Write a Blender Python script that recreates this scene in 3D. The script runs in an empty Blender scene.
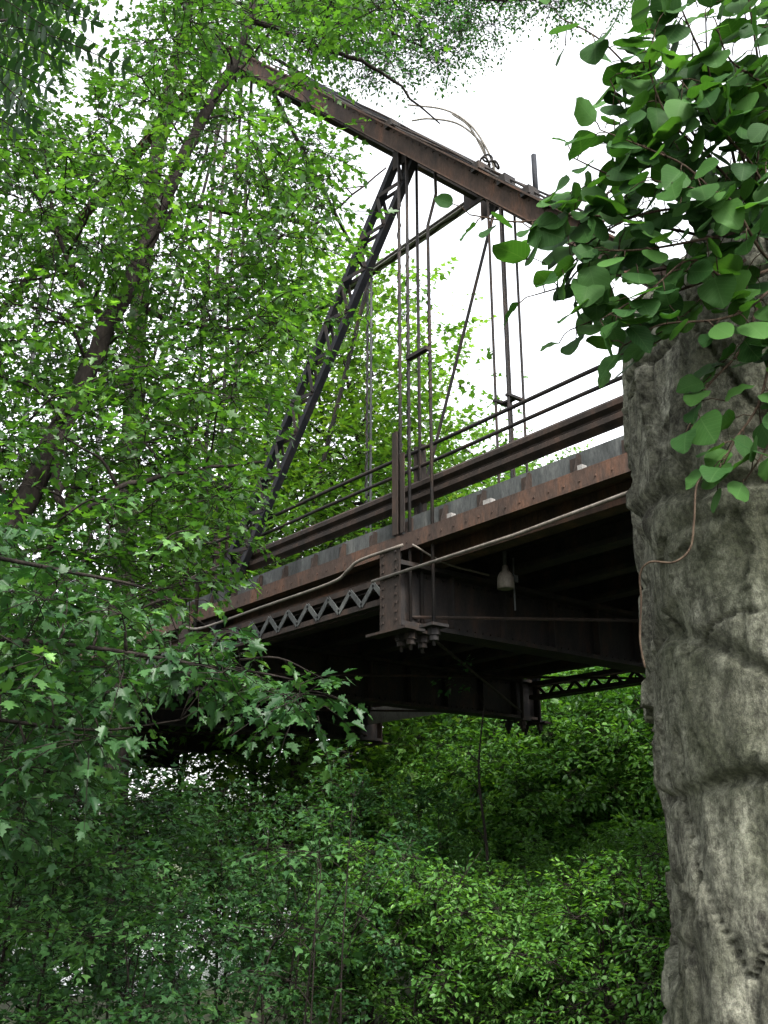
import bpy, math, random
import numpy as np
from mathutils import Vector, noise
from mathutils.geometry import tessellate_polygon

# ------------------------------------------------------------------ camera, sky, sun, exposure
S = bpy.context.scene
COL = S.collection
PITCH, HEAD, FPX, CZ = math.radians(18.8), math.radians(38.8), 995.0, 1.6
cam = bpy.data.cameras.new('camera'); cam.lens = 35.0; cam.sensor_width = 36; cam.clip_end = 2000; cam.clip_start = .05
co = bpy.data.objects.new('camera', cam); COL.objects.link(co)
co.location = (0, 0, CZ); co.rotation_euler = (math.pi/2 + PITCH, 0, -HEAD); S.camera = co

SUN_EL, SUN_AZ = math.radians(52), math.radians(205)      # azimuth clockwise from +Y
W = bpy.data.worlds.new('World'); S.world = W; W.use_nodes = True
nt = W.node_tree; nt.nodes.clear()
sky = nt.nodes.new('ShaderNodeTexSky'); sky.sky_type = 'NISHITA'; sky.sun_disc = False
sky.sun_elevation = SUN_EL; sky.sun_rotation = SUN_AZ; sky.dust_density = 4.0; sky.air_density = 1.0
hs = nt.nodes.new('ShaderNodeHueSaturation'); hs.inputs['Saturation'].default_value = .12
bg = nt.nodes.new('ShaderNodeBackground'); bg.inputs['Strength'].default_value = .15
wo = nt.nodes.new('ShaderNodeOutputWorld')
nt.links.new(sky.outputs[0], hs.inputs['Color']); nt.links.new(hs.outputs[0], bg.inputs['Color']); nt.links.new(bg.outputs[0], wo.inputs['Surface'])
sd = bpy.data.lights.new('sun', 'SUN'); sd.energy = 1.4; sd.angle = math.radians(12); sd.color = (1, .96, .88)
so = bpy.data.objects.new('sun', sd); COL.objects.link(so)
dv = Vector((math.sin(SUN_AZ)*math.cos(SUN_EL), math.cos(SUN_AZ)*math.cos(SUN_EL), math.sin(SUN_EL)))
so.rotation_euler = dv.to_track_quat('Z', 'Y').to_euler(); so.location = (0, 0, 30)
S.view_settings.view_transform = 'Standard'; S.view_settings.look = 'None'
S.view_settings.exposure = 2.5; S.view_settings.gamma = 1
S.cycles.max_bounces = 6; S.cycles.diffuse_bounces = 4; S.cycles.glossy_bounces = 2
S.cycles.transmission_bounces = 4; S.cycles.transparent_max_bounces = 4
S.cycles.use_denoising = True

# ------------------------------------------------------------------ helpers
fw = np.array([math.sin(HEAD)*math.cos(PITCH), math.cos(HEAD)*math.cos(PITCH), math.sin(PITCH)])
rt = np.array([math.cos(HEAD), -math.sin(HEAD), 0.]); upv = np.cross(rt, fw)
def at(px, py, dist):
    """world point seen at a place of the picture, at a horizontal distance in metres"""
    d = fw + rt*(px-384)/FPX - upv*(py-512)/FPX
    return np.array([0, 0, CZ]) + d/np.hypot(d[0], d[1])*dist
def gpt(px, dist):
    a = HEAD + math.atan((px-384)/1051.)
    x, y = math.sin(a)*dist, math.cos(a)*dist
    return np.array([x, y, ground_z(x, y)])

def smooth(t): t = np.clip(t, 0, 1); return t*t*(3-2*t)
def ground_z(x, y):
    s = y - (12.0 + np.maximum(0, x-7.0)*1.1)
    z = -1.7*smooth(s/4.0)
    z = z + 2.3*smooth((s-22)/6.0)
    return z + .10*np.sin(x*.9+1)*np.cos(y*.7) + .05*np.sin(x*2.3)*np.sin(y*2.9)

def tag(o, label=None, cat=None, group=None, kind=None):
    if label: o['label'] = label
    if cat: o['category'] = cat
    if group: o['group'] = group
    if kind: o['kind'] = kind
    return o
def empty(name, loc, label, cat, group=None):
    o = bpy.data.objects.new(name, None); COL.objects.link(o); o.location = tuple(loc); o.empty_display_size = .2
    return tag(o, label, cat, group)
def link(name, me, mat, parent=None):
    o = bpy.data.objects.new(name, me); COL.objects.link(o)
    if mat and len(me.materials) == 0: me.materials.append(mat)
    if parent is not None:
        o.parent = parent
        off = Vector((0, 0, 0)); p = parent
        while p is not None: off += p.location; p = p.parent
        o.location = -off
    return o
def mesh_np(name, V, T, smooth_=False, uv=None):
    me = bpy.data.meshes.new(name); V = np.asarray(V, np.float32); T = np.asarray(T, np.int32)
    me.vertices.add(len(V)); me.vertices.foreach_set('co', V.ravel())
    k = T.shape[1]
    me.loops.add(T.size); me.loops.foreach_set('vertex_index', T.ravel())
    me.polygons.add(len(T)); me.polygons.foreach_set('loop_start', np.arange(0, T.size, k, dtype=np.int32))
    if uv is not None:
        l = me.uv_layers.new(name='UVMap'); l.data.foreach_set('uv', np.asarray(uv, np.float32)[T.ravel()].ravel())
    me.update(calc_edges=True)
    if smooth_: me.polygons.foreach_set('use_smooth', np.ones(len(T), bool))
    return me

class MB:
    """collects boxes, bars and tubes into one mesh"""
    def __init__(s): s.v = []; s.f = []
    def box(s, a, b):
        a, b = np.minimum(a, b), np.maximum(a, b)
        i = len(s.v)
        for z in (0, 1):
            for x, y in ((0, 0), (1, 0), (1, 1), (0, 1)):
                s.v.append(((a[0], b[0])[x], (a[1], b[1])[y], (a[2], b[2])[z]))
        s.f += [(i+3, i+2, i+1, i), (i+4, i+5, i+6, i+7)] + [(i+k, i+(k+1) % 4, i+4+(k+1) % 4, i+4+k) for k in range(4)]
        return s
    def bar(s, p, q, w, h, side=(1, 0, 0)):
        """rectangular bar; w along `side`, h along the third axis"""
        p, q = np.array(p, float), np.array(q, float); d = q-p; d /= np.linalg.norm(d)
        a = np.array(side, float); a -= d*(a@d); a /= np.linalg.norm(a); c = np.cross(d, a)
        i = len(s.v)
        for e in (p, q):
            for x, y in ((-1, -1), (1, -1), (1, 1), (-1, 1)): s.v.append(tuple(e + a*x*w/2 + c*y*h/2))
        s.f += [(i+3, i+2, i+1, i), (i+4, i+5, i+6, i+7)] + [(i+k, i+(k+1) % 4, i+4+(k+1) % 4, i+4+k) for k in range(4)]
        return s
    def tube(s, pts, r, n=8, cap=True):
        pts = [np.array(p, float) for p in pts]; m = len(pts)
        rr = [r]*m if np.isscalar(r) else list(r)
        i0 = len(s.v); prev = None
        for k in range(m):
            d = pts[min(k+1, m-1)] - pts[max(k-1, 0)]; d /= (np.linalg.norm(d)+1e-9)
            if prev is None:
                a = np.cross(d, (0, 0, 1) if abs(d[2]) < .9 else (1, 0, 0))
            else: a = prev - d*(prev@d)
            a /= (np.linalg.norm(a)+1e-9); prev = a; b = np.cross(d, a)
            for j in range(n):
                t = 2*math.pi*j/n; s.v.append(tuple(pts[k] + (a*math.cos(t)+b*math.sin(t))*rr[k]))
        for k in range(m-1):
            for j in range(n):
                x = i0+k*n+j; y = i0+k*n+(j+1) % n
                s.f.append((x, y, y+n, x+n))
        if cap:
            s.f.append(tuple(i0+j for j in reversed(range(n)))); s.f.append(tuple(i0+(m-1)*n+j for j in range(n)))
        return s
    def build(s, name, mat, parent=None, smooth_=False, bevel=0):
        me = bpy.data.meshes.new(name); me.from_pydata([tuple(map(float, v)) for v in s.v], [], s.f); me.update()
        if smooth_: me.polygons.foreach_set('use_smooth', np.ones(len(me.polygons), bool))
        o = link(name, me, mat, parent)
        if bevel:
            b = o.modifiers.new('bevel', 'BEVEL'); b.width = bevel; b.segments = 1; b.limit_method = 'ANGLE'
        return o

def catmull(P, n=6):
    P = [np.array(p, float) for p in P]; P = [2*P[0]-P[1]] + P + [2*P[-1]-P[-2]]; out = []
    for i in range(1, len(P)-2):
        for k in range(n):
            t = k/n; a, b, c, d = P[i-1:i+3]
            out.append(.5*((2*b)+(c-a)*t+(2*a-5*b+4*c-d)*t*t+(3*b-a-3*c+d)*t**3))
    out.append(P[-2]); return out

# ------------------------------------------------------------------ materials
def nodes(name):
    m = bpy.data.materials.new(name); m.use_nodes = True; t = m.node_tree; t.nodes.clear()
    o = t.nodes.new('ShaderNodeOutputMaterial'); p = t.nodes.new('ShaderNodeBsdfPrincipled')
    t.links.new(p.outputs[0], o.inputs['Surface']); return m, t, p, o
def N(t, typ, **kw):
    n = t.nodes.new(typ)
    for k, v in kw.items():
        if k in n.inputs: n.inputs[k].default_value = v
        else: setattr(n, k, v)
    return n
def ramp(t, src, stops):
    r = t.nodes.new('ShaderNodeValToRGB'); e = r.color_ramp.elements
    while len(e) < len(stops): e.new(.5)
    for el, (p, c) in zip(e, stops): el.position = p; el.color = (*c, 1) if len(c) == 3 else c
    t.links.new(src, r.inputs[0]); return r
def coords(t, scale=(1, 1, 1)):
    g = t.nodes.new('ShaderNodeNewGeometry'); mp = t.nodes.new('ShaderNodeMapping'); mp.inputs['Scale'].default_value = scale
    t.links.new(g.outputs['Position'], mp.inputs['Vector']); return mp.outputs[0]
def bump(t, p, src, strength, dist=.01):
    b = t.nodes.new('ShaderNodeBump'); b.inputs['Strength'].default_value = strength; b.inputs['Distance'].default_value = dist
    t.links.new(src, b.inputs['Height']); t.links.new(b.outputs[0], p.inputs['Normal']); return b

def leaf_mat(name, stops, transl, mixf=.45, rough=.45, veins=False, spec=.35):
    """stops: list of base colours picked per leaf; transl: colour factor of light through the leaf"""
    m, t, p, o = nodes(name)
    g = t.nodes.new('ShaderNodeAttribute'); g.attribute_name = 'tone'
    k = len(stops)
    r = ramp(t, g.outputs['Fac'], [(i/(k-1), c) for i, c in enumerate(stops)])
    col = r.outputs[0]
    if veins:
        uv = t.nodes.new('ShaderNodeUVMap'); sp = t.nodes.new('ShaderNodeSeparateXYZ'); t.links.new(uv.outputs[0], sp.inputs[0])
        ab = N(t, 'ShaderNodeMath', operation='ABSOLUTE'); t.links.new(sp.outputs['Y'], ab.inputs[0])
        # side veins: stripes of (x*9 - |y|*7)
        a = N(t, 'ShaderNodeMath', operation='MULTIPLY'); a.inputs[1].default_value = -6.0; t.links.new(ab.outputs[0], a.inputs[0])
        b = N(t, 'ShaderNodeMath', operation='MULTIPLY_ADD'); b.inputs[1].default_value = 8.0; t.links.new(sp.outputs['X'], b.inputs[0]); t.links.new(a.outputs[0], b.inputs[2])
        fr = N(t, 'ShaderNodeMath', operation='PINGPONG'); fr.inputs[1].default_value = .5; t.links.new(b.outputs[0], fr.inputs[0])
        s1 = N(t, 'ShaderNodeMath', operation='LESS_THAN'); s1.inputs[1].default_value = .05; t.links.new(fr.outputs[0], s1.inputs[0])
        s2 = N(t, 'ShaderNodeMath', operation='LESS_THAN'); s2.inputs[1].default_value = .016; t.links.new(ab.outputs[0], s2.inputs[0])
        mx = N(t, 'ShaderNodeMath', operation='MAXIMUM'); t.links.new(s1.outputs[0], mx.inputs[0]); t.links.new(s2.outputs[0], mx.inputs[1])
        sc = N(t, 'ShaderNodeMath', operation='MULTIPLY'); sc.inputs[1].default_value = .16; t.links.new(mx.outputs[0], sc.inputs[0])
        mc = N(t, 'ShaderNodeMixRGB', blend_type='MIX'); mc.inputs['Color2'].default_value = (.09, .15, .06, 1)
        t.links.new(sc.outputs[0], mc.inputs['Fac']); t.links.new(col, mc.inputs['Color1']); col = mc.outputs[0]
    t.links.new(col, p.inputs['Base Color']); p.inputs['Roughness'].default_value = rough
    p.inputs['Specular IOR Level'].default_value = spec
    tr = t.nodes.new('ShaderNodeBsdfTranslucent'); mu = N(t, 'ShaderNodeMixRGB', blend_type='MULTIPLY', Fac=1.0)
    mu.inputs['Color2'].default_value = (*transl, 1); t.links.new(col, mu.inputs['Color1']); t.links.new(mu.outputs[0], tr.inputs['Color'])
    ms = t.nodes.new('ShaderNodeMixShader'); ms.inputs[0].default_value = mixf
    t.links.new(p.outputs[0], ms.inputs[1]); t.links.new(tr.outputs[0], ms.inputs[2]); t.links.new(ms.outputs[0], o.inputs['Surface'])
    return m

def steel(name, c0, c1, c2, scale=3.0, rough=.75):
    c0, c1, c2 = [tuple(v*.62 for v in c) for c in (c0, c1, c2)]
    m, t, p, o = nodes(name); v = coords(t, (scale, scale, scale*.35))
    n = N(t, 'ShaderNodeTexNoise', Scale=1.6, Detail=8.0, Roughness=.7); t.links.new(v, n.inputs['Vector'])
    r = ramp(t, n.outputs['Fac'], [(.3, c0), (.5, c1), (.68, c2)])
    n2 = N(t, 'ShaderNodeTexNoise', Scale=22.0, Detail=4.0, Roughness=.6); t.links.new(v, n2.inputs['Vector'])
    mx = N(t, 'ShaderNodeMixRGB', blend_type='OVERLAY', Fac=.55); t.links.new(r.outputs[0], mx.inputs['Color1']); t.links.new(n2.outputs['Fac'], mx.inputs['Color2'])
    t.links.new(mx.outputs[0], p.inputs['Base Color']); p.inputs['Roughness'].default_value = rough
    p.inputs['Specular IOR Level'].default_value = .1
    bump(t, p, n2.outputs['Fac'], .4, .006); return m

M = {}
M['steel_dark'] = steel('dark_painted_steel', (.018, .018, .02), (.032, .029, .028), (.06, .04, .03))
M['steel_rust'] = steel('rusted_steel', (.03, .025, .023), (.072, .048, .038), (.14, .072, .046), 2.5)
M['steel_brown'] = steel('brown_oxidised_steel', (.017, .015, .014), (.034, .026, .022), (.066, .042, .032), 2.5)
M['steel_grey'] = steel('weathered_grey_steel', (.03, .032, .032), (.065, .07, .07), (.12, .125, .12), 2.5)
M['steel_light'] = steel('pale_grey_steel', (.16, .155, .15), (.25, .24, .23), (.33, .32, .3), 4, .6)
M['steel_blue'] = steel('dark_blue_steel', (.014, .016, .02), (.022, .024, .03), (.045, .038, .036), 3)
M['conduit'] = steel('galvanised_conduit', (.10, .085, .072), (.16, .14, .12), (.24, .215, .19), 4, .55)
M['wood'] = steel('deck_timber', (.02, .016, .013), (.035, .028, .022), (.05, .04, .03), 2, .85)

def bark(name, a, b, c, sc=8):
    m, t, p, o = nodes(name); v = coords(t, (sc, sc, sc*.22))
    n = N(t, 'ShaderNodeTexNoise', Scale=1.6, Detail=9.0, Roughness=.72); t.links.new(v, n.inputs['Vector'])
    r = ramp(t, n.outputs['Fac'], [(.32, a), (.5, b), (.7, c)]); t.links.new(r.outputs[0], p.inputs['Base Color'])
    p.inputs['Roughness'].default_value = .9; p.inputs['Specular IOR Level'].default_value = .05
    bump(t, p, n.outputs['Fac'], .9, .02); return m
M['bark'] = bark('brown_bark', (.03, .024, .018), (.075, .058, .045), (.15, .12, .1))
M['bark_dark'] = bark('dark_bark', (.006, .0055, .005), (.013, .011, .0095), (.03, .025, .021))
M['bark_grey'] = bark('grey_bark', (.06, .055, .048), (.13, .12, .105), (.22, .2, .18))
M['vine_stem'] = bark('vine_stem', (.015, .012, .009), (.04, .028, .02), (.08, .06, .042), 30)

# greens
M['lf_maple'] = leaf_mat('maple_leaf', [(.017, .05, .011), (.03, .08, .016), (.047, .11, .021), (.08, .16, .032)], (1.5, 1.6, .5), .5)
M['lf_maple_near'] = leaf_mat('near_maple_leaf', [(.010, .036, .011), (.018, .052, .015), (.03, .078, .021), (.08, .17, .038)], (1.4, 1.5, .6), .35, rough=.45, spec=.25)
M['lf_top'] = leaf_mat('high_small_leaf', [(.018, .06, .018), (.026, .08, .024), (.034, .095, .026), (.045, .12, .03)], (1.3, 1.4, .6), .45)
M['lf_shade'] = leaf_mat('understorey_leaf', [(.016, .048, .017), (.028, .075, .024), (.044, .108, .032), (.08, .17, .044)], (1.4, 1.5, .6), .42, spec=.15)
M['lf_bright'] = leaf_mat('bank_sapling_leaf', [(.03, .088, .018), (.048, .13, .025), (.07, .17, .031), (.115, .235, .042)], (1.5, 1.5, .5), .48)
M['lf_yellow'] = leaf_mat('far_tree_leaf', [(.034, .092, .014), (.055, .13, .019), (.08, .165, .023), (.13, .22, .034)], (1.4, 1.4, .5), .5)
M['lf_vine'] = leaf_mat('vine_leaf', [(.010, .033, .008), (.016, .046, .011), (.023, .062, .014), (.04, .098, .022)], (1.3, 1.5, .5), .36, rough=.6, veins=True, spec=.07)
M['lf_locust'] = leaf_mat('leaflet', [(.006, .022, .007), (.009, .03, .009), (.014, .04, .011)], (1.3, 1.5, .5), .3)

# stone
m, t, p, o = nodes('weathered_stone'); M['stone'] = m
v1 = coords(t, (2.2, 2.2, 1.0)); v2 = coords(t, (8, 8, 4.2)); v3 = coords(t, (1, 1, 1))
n1 = N(t, 'ShaderNodeTexNoise', Scale=2.0, Detail=10.0, Roughness=.68, Distortion=.6); t.links.new(v1, n1.inputs['Vector'])
n2 = N(t, 'ShaderNodeTexNoise', Scale=3.0, Detail=10.0, Roughness=.75); t.links.new(v2, n2.inputs['Vector'])
n3 = N(t, 'ShaderNodeTexNoise', Scale=1.3, Detail=6.0, Roughness=.6); t.links.new(v3, n3.inputs['Vector'])
n4 = N(t, 'ShaderNodeTexNoise', Scale=55.0, Detail=5.0, Roughness=.75); t.links.new(v3, n4.inputs['Vector'])
r1 = ramp(t, n1.outputs['Fac'], [(.3, (.035, .032, .024)), (.42, (.10, .099, .079)), (.55, (.175, .174, .144)), (.72, (.32, .32, .275))])
r2 = ramp(t, n2.outputs['Fac'], [(.40, (.16, .15, .135)), (.49, (.7, .7, .67)), (.60, (1.3, 1.3, 1.25))])
mx = N(t, 'ShaderNodeMixRGB', blend_type='MULTIPLY', Fac=.85); t.links.new(r1.outputs[0], mx.inputs['Color1']); t.links.new(r2.outputs[0], mx.inputs['Color2'])
r3 = ramp(t, n3.outputs['Fac'], [(.46, (0, 0, 0)), (.64, (1, 1, 1))])
ml = N(t, 'ShaderNodeMixRGB', blend_type='MIX'); ml.inputs['Color2'].default_value = (.05, .06, .03, 1)
f3 = N(t, 'ShaderNodeMath', operation='MULTIPLY'); f3.inputs[1].default_value = .5; t.links.new(r3.outputs[0], f3.inputs[0])
t.links.new(f3.outputs[0], ml.inputs['Fac']); t.links.new(mx.outputs[0], ml.inputs['Color1'])
r4 = ramp(t, n4.outputs['Fac'], [(.40, (.45, .45, .44)), (.58, (1.25, 1.25, 1.22))])
m4 = N(t, 'ShaderNodeMixRGB', blend_type='MULTIPLY', Fac=.7); t.links.new(ml.outputs[0], m4.inputs['Color1']); t.links.new(r4.outputs[0], m4.inputs['Color2'])
t.links.new(m4.outputs[0], p.inputs['Base Color']); p.inputs['Roughness'].default_value = .92; p.inputs['Specular IOR Level'].default_value = .2
ad = N(t, 'ShaderNodeMath', operation='ADD'); t.links.new(n2.outputs['Fac'], ad.inputs[0])
a2 = N(t, 'ShaderNodeMath', operation='MULTIPLY'); a2.inputs[1].default_value = .25; t.links.new(n4.outputs['Fac'], a2.inputs[0]); t.links.new(a2.outputs[0], ad.inputs[1])
bump(t, p, ad.outputs[0], 1.0, .05)

m, t, p, o = nodes('forest_soil'); M['soil'] = m
v = coords(t); n = N(t, 'ShaderNodeTexNoise', Scale=2.2, Detail=9.0, Roughness=.7); t.links.new(v, n.inputs['Vector'])
r = ramp(t, n.outputs['Fac'], [(.35, (.025, .022, .014)), (.5, (.04, .05, .02)), (.68, (.06, .085, .03))]); t.links.new(r.outputs[0], p.inputs['Base Color'])
p.inputs['Roughness'].default_value = .95; bump(t, p, n.outputs['Fac'], .8, .08)
m, t, p, o = nodes('river_water'); M['water'] = m
p.inputs['Base Color'].default_value = (.02, .03, .025, 1); p.inputs['Roughness'].default_value = .06; p.inputs['IOR'].default_value = 1.33
v = coords(t); n = N(t, 'ShaderNodeTexNoise', Scale=3.0, Detail=4.0); t.links.new(v, n.inputs['Vector']); bump(t, p, n.outputs['Fac'], .25, .03)

# ------------------------------------------------------------------ ground and river
ax = np.concatenate([[-900, -400, -180, -90, -60], np.arange(-40, 100, .8), [120, 180, 400, 900]])
GX, GY = np.meshgrid(ax, ax, indexing='ij'); GZ = ground_z(GX, GY)
nx = len(ax); idx = np.arange(nx*nx).reshape(nx, nx)
T = np.stack([idx[:-1, :-1], idx[1:, :-1], idx[1:, 1:], idx[:-1, 1:]], -1).reshape(-1, 4)
o = link('ground', mesh_np('ground', np.stack([GX, GY, GZ], -1).reshape(-1, 3), T, True), M['soil']); tag(o, kind='structure')
V = np.array([[-600, 5, -1.05], [600, 5, -1.05], [600, 600, -1.05], [-600, 600, -1.05]], float)
o = link('river', mesh_np('river', V, np.array([[0, 1, 2, 3]])), M['water']); tag(o, kind='structure')

# ------------------------------------------------------------------ the bridge
# near truss in plane X=XN, far truss in plane X=XF; panel points every 4.2 m along Y
XN, XF, Y0, PL, NP = 6.2, 12.2, 3.1, 4.2, 9
def Y(k): return Y0 + PL*k
YE = Y(NP)
ZF0, ZF1, ZD = 4.42, 4.57, 4.80          # lower flange, and top of the deck fascia
ZC0, ZC1 = 3.95, 4.20                    # bottom chord
ZH, HO = 14.15, .45                               # hips
bridge = empty('truss_bridge', (9.2, (Y0+YE)/2, 4.5), 'old dark rusty steel truss bridge crossing overhead from the stone pier into the trees', 'bridge')
def P(mb, name, mat, parent=bridge, **k): return mb.build(name, M[mat], parent, **k)

def slope_z(y): return 7.32 + 1.035*(y-5.34)
def channel_pair(p, q, gap, depth, w, side):
    """two parallel bars with a gap between (for laced members)"""
    mb = MB(); p = np.array(p, float); q = np.array(q, float); d = (q-p)/np.linalg.norm(q-p)
    s = np.array(side, float); s -= d*(s@d); s /= np.linalg.norm(s)
    for e in (-1, 1): mb.bar(p+s*e*gap/2, q+s*e*gap/2, w, depth, s)
    return mb
def lacing(p, q, gap, off, pitch, w, side, th=.012):
    mb = MB(); p = np.array(p, float); q = np.array(q, float); L = np.linalg.norm(q-p); d = (q-p)/L
    s = np.array(side, float); s -= d*(s@d); s /= np.linalg.norm(s); n = np.cross(d, s)
    k = int(L/pitch)
    for o_ in off:
        for i in range(k):
            e = 1 if i % 2 else -1
            a = p + d*L*i/k + s*e*gap/2 + n*o_; b = p + d*L*(i+1)/k - s*e*gap/2 + n*o_
            mb.bar(a, b, w, th, np.cross(n, (b-a)/np.linalg.norm(b-a)))
    return mb
def rivets(mb, pts, r=.018):
    for q in pts: mb.box(np.array(q)-r, np.array(q)+r)

for X, near in ((XN, True), (XF, False)):
    sx = -1 if near else 1
    # inclined end posts and top chord: box section built of two webs and a cover plate with overhanging lips
    for (ya, za, yb, zb, nm) in ((Y0-.1, slope_z(Y0-.1), Y(2)+HO, slope_z(Y(2)+HO), 'end_post'), (YE+.1, slope_z(Y0-.1), Y(NP-2)-HO, slope_z(Y(2)+HO), 'end_post'), (Y(2)+HO-.12, ZH, Y(NP-2)-HO+.12, ZH, 'top_chord')):
        SD, WD = (.20, .14) if nm == 'end_post' else (.08, .03)
        mb = MB(); a = np.array([X, ya, za]); b = np.array([X, yb, zb]); d = (b-a)/np.linalg.norm(b-a); nrm = np.cross(d, (1, 0, 0)); nrm *= np.sign(nrm[2])
        for e in (-1, 1): mb.bar(a+np.array([e*WD, 0, 0]), b+np.array([e*WD, 0, 0]), .024, SD)
        for e in (-1, 1):
            mb.bar(a+np.array([e*(WD+.035), 0, 0])-nrm*(SD/2-.007), b+np.array([e*(WD+.035), 0, 0])-nrm*(SD/2-.007), .05, .014)
        mb.bar(a+nrm*(SD/2+.009), b+nrm*(SD/2+.009), WD*2+.14, .018)
        post = P(mb, nm, 'steel_rust' if near else ('steel_brown' if SD > .15 else 'steel_light'))  # far top chord is pale: sky reflection put into its colour
        P(lacing(a-nrm*(SD/2+.003), b-nrm*(SD/2+.003), WD*2+.02, (0,), .34, .05, (1, 0, 0)), 'lacing', 'steel_brown', post)
        rv = MB(); L = np.linalg.norm(b-a)
        for i in range(int(L/.16)):
            q = a+d*(i+.5)*.16
            rv.box(q+np.array([sx*(WD+.013), 0, 0])-.008+nrm*(SD/2-.03), q+np.array([sx*(WD+.013), 0, 0])+.008+nrm*(SD/2-.03))
        P(rv, 'rivets', 'steel_rust' if near else 'steel_brown', post)
    # bottom chord (top and bottom angles with lacing, or one plate with the light it catches put into its pale colour)
    for k in range(NP):
        ya, yb = Y(k)+.24, Y(k+1)-.24
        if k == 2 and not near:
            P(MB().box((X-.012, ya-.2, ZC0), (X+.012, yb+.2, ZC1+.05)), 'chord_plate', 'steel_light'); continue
        if k == 0 and near:
            continue
        mb = MB()
        for xo in (-.07, .07):
            for z in (ZC0+.02, ZC1-.02):
                mb.box((X+xo-.045, ya, z-.03), (X+xo+.045, yb, z+.03))
        ch = P(mb, 'bottom_chord', 'steel_brown')
        P(lacing((X+sx*.118, ya, (ZC0+ZC1)/2), (X+sx*.118, yb, (ZC0+ZC1)/2), ZC1-ZC0-.06, (0,), .19, .055, (0, 0, 1)), 'lacing', 'steel_grey' if near else 'steel_brown', ch)
    # laced struts from the middle of the end post down to the next panel point
    for (ya, za, yb, zb) in ((Y(1)+.0, slope_z(Y(1))-.16, Y(2)-.12, 4.3), (Y(NP-1), slope_z(Y(1))-.16, Y(NP-2)+.12, 4.3)):
        a = np.array([X, ya, za]); b = np.array([X, yb, zb]); d = (b-a)/np.linalg.norm(b-a); s = np.cross(d, (1, 0, 0))
        st = P(channel_pair(a, b, .36, .085, .08, s), 'laced_strut', 'steel_blue')
        P(lacing(a, b, .38, (-.047, .047), .26, .05, s, .01), 'lacing', 'steel_dark', st)
        for e in (-.071, .059): P(MB().box((X+e, ya-.2, za-.12), (X+e+.012, ya+.16, za+.14)), 'gusset_plate', 'steel_dark', st)
    # posts and paired diagonals of the inner panels
    for k in range(3, NP-2):
        a = (X, Y(k), 4.3); b = (X, Y(k), ZH-.12)
        st = P(channel_pair(a, b, .13, .05, .025, (0, 1, 0)), 'vertical_post', 'steel_grey')
        P(lacing(a, b, .13, (-.056, .056), .2, .025, (0, 1, 0)), 'lacing', 'steel_dark', st)
    for k, k2 in [(2, 3), (3, 4), (NP-2, NP-3), (NP-3, NP-4)]:
        for e in (-.055, .055):
            P(MB().bar((X+e*2.2, Y(k)+e*3, ZH-.1), (X+e*2.2, Y(k2)+e*3, 4.1), .022, .075), 'diagonal_bar', 'steel_dark')
    P(MB().tube([(X-.3, Y(2)+HO, ZH-.06), (X+.3, Y(2)+HO, ZH-.06)], .075, 12), 'hip_pin', 'steel_dark')

# gusset plates, wires and fittings gathered at the hips
for X in (XN, XF):
    for e in (-.24, .24): P(MB().box((X+e-.01, Y(2)+HO-.4, ZH-.34), (X+e+.01, Y(2)+HO+.34, ZH+.16)), 'gusset_plate', 'steel_dark')
mb = MB(); rng = random.Random(5)
for i in range(9):
    c = Vector((XF-.2+rng.uniform(-.2, .2), Y(2)+.15+rng.uniform(-.25, .25), ZH+.3+rng.uniform(-.2, .15))); r = rng.uniform(.06, .17)
    mb.tube([c+Vector((math.cos(a)*r*.7, math.sin(a)*r*.5, math.sin(a*1.0+i)*r)) for a in np.linspace(0, 6.2, 14)], .022, 5)
P(mb, 'wire_bundle', 'steel_dark', smooth_=True)

# hanger rods with nuts below the floor beam
def hanger(pts, r, nut=True, mat='steel_dark'):
    h = P(MB().tube(pts, r, 8), 'hanger_rod', mat, smooth_=True)
    if nut:
        x, y, z = pts[-1]
        P(MB().tube([(x, y, z+.17), (x, y, z+.10)], .062, 6).tube([(x, y, z+.10), (x, y, z+.05)], .045, 8).box((x-.1, y-.1, z+.172), (x+.1, y+.1, z+.20)), 'nut', 'steel_dark', h)
zt = slope_z(Y(1))
for X, near in ((XN, 1), (XF, 0)):
    for dx, dy in ((-.09, .03), (-.09, -.11), (.11, -.05)):
        hanger([(X+dx, Y(1)+dy, zt+dy-.05), (X+dx, Y(1)+dy, 3.42)], .0175)
    for dx, dy in ((-.2, -.16), (.2, .16), (-.2, .16), (.2, -.16)):
        hanger([(X+dx, Y(2)+dy, slope_z(Y(2)+dy)), (X+dx, Y(2)+dy, 3.42)], .026)
    P(MB().box((X-.24, Y(2)-.2, 9.38), (X+.24, Y(2)-.12, 9.43)).box((X-.24, Y(2)+.12, 9.38), (X+.24, Y(2)+.2, 9.43)).box((X-.05, Y(2)-.119, 9.385), (X+.05, Y(2)+.119, 9.425)), 'rod_clamp', 'steel_dark')
    P(MB().box((X-.12, Y(1)-.42, 6.5), (X-.06, Y(1)-.10, 6.54)), 'rod_clamp', 'steel_dark')
hanger([(XN-.05, Y(1)-.54, zt-.6), (XN-.05, Y(1)-.55, zt-1.0), (XN-.07, Y(1)-.43, zt-1.35), (XN-.05, Y(1)-.41, 6.6), (XN-.05, Y(1)-.40, 3.42)], .0175)
# loops of old wire twisted round the two outer hangers
for (x, y, z0, z1, ph) in ((XN-.05, Y(1)-.41, 5.9, 7.2, 0), (XN-.09, Y(1)-.11, 5.2, 8.0, 1.5), (XN-.09, Y(1)+.03, 5.2, 8.6, 3)):
    P(MB().tube([(x+.022*math.cos(s*16+ph), y+.022*math.sin(s*16+ph), z) for s, z in zip(np.linspace(0, 5, 140), np.linspace(z0, z1, 140))], .005, 4), 'twisted_wire', 'steel_dark')

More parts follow.
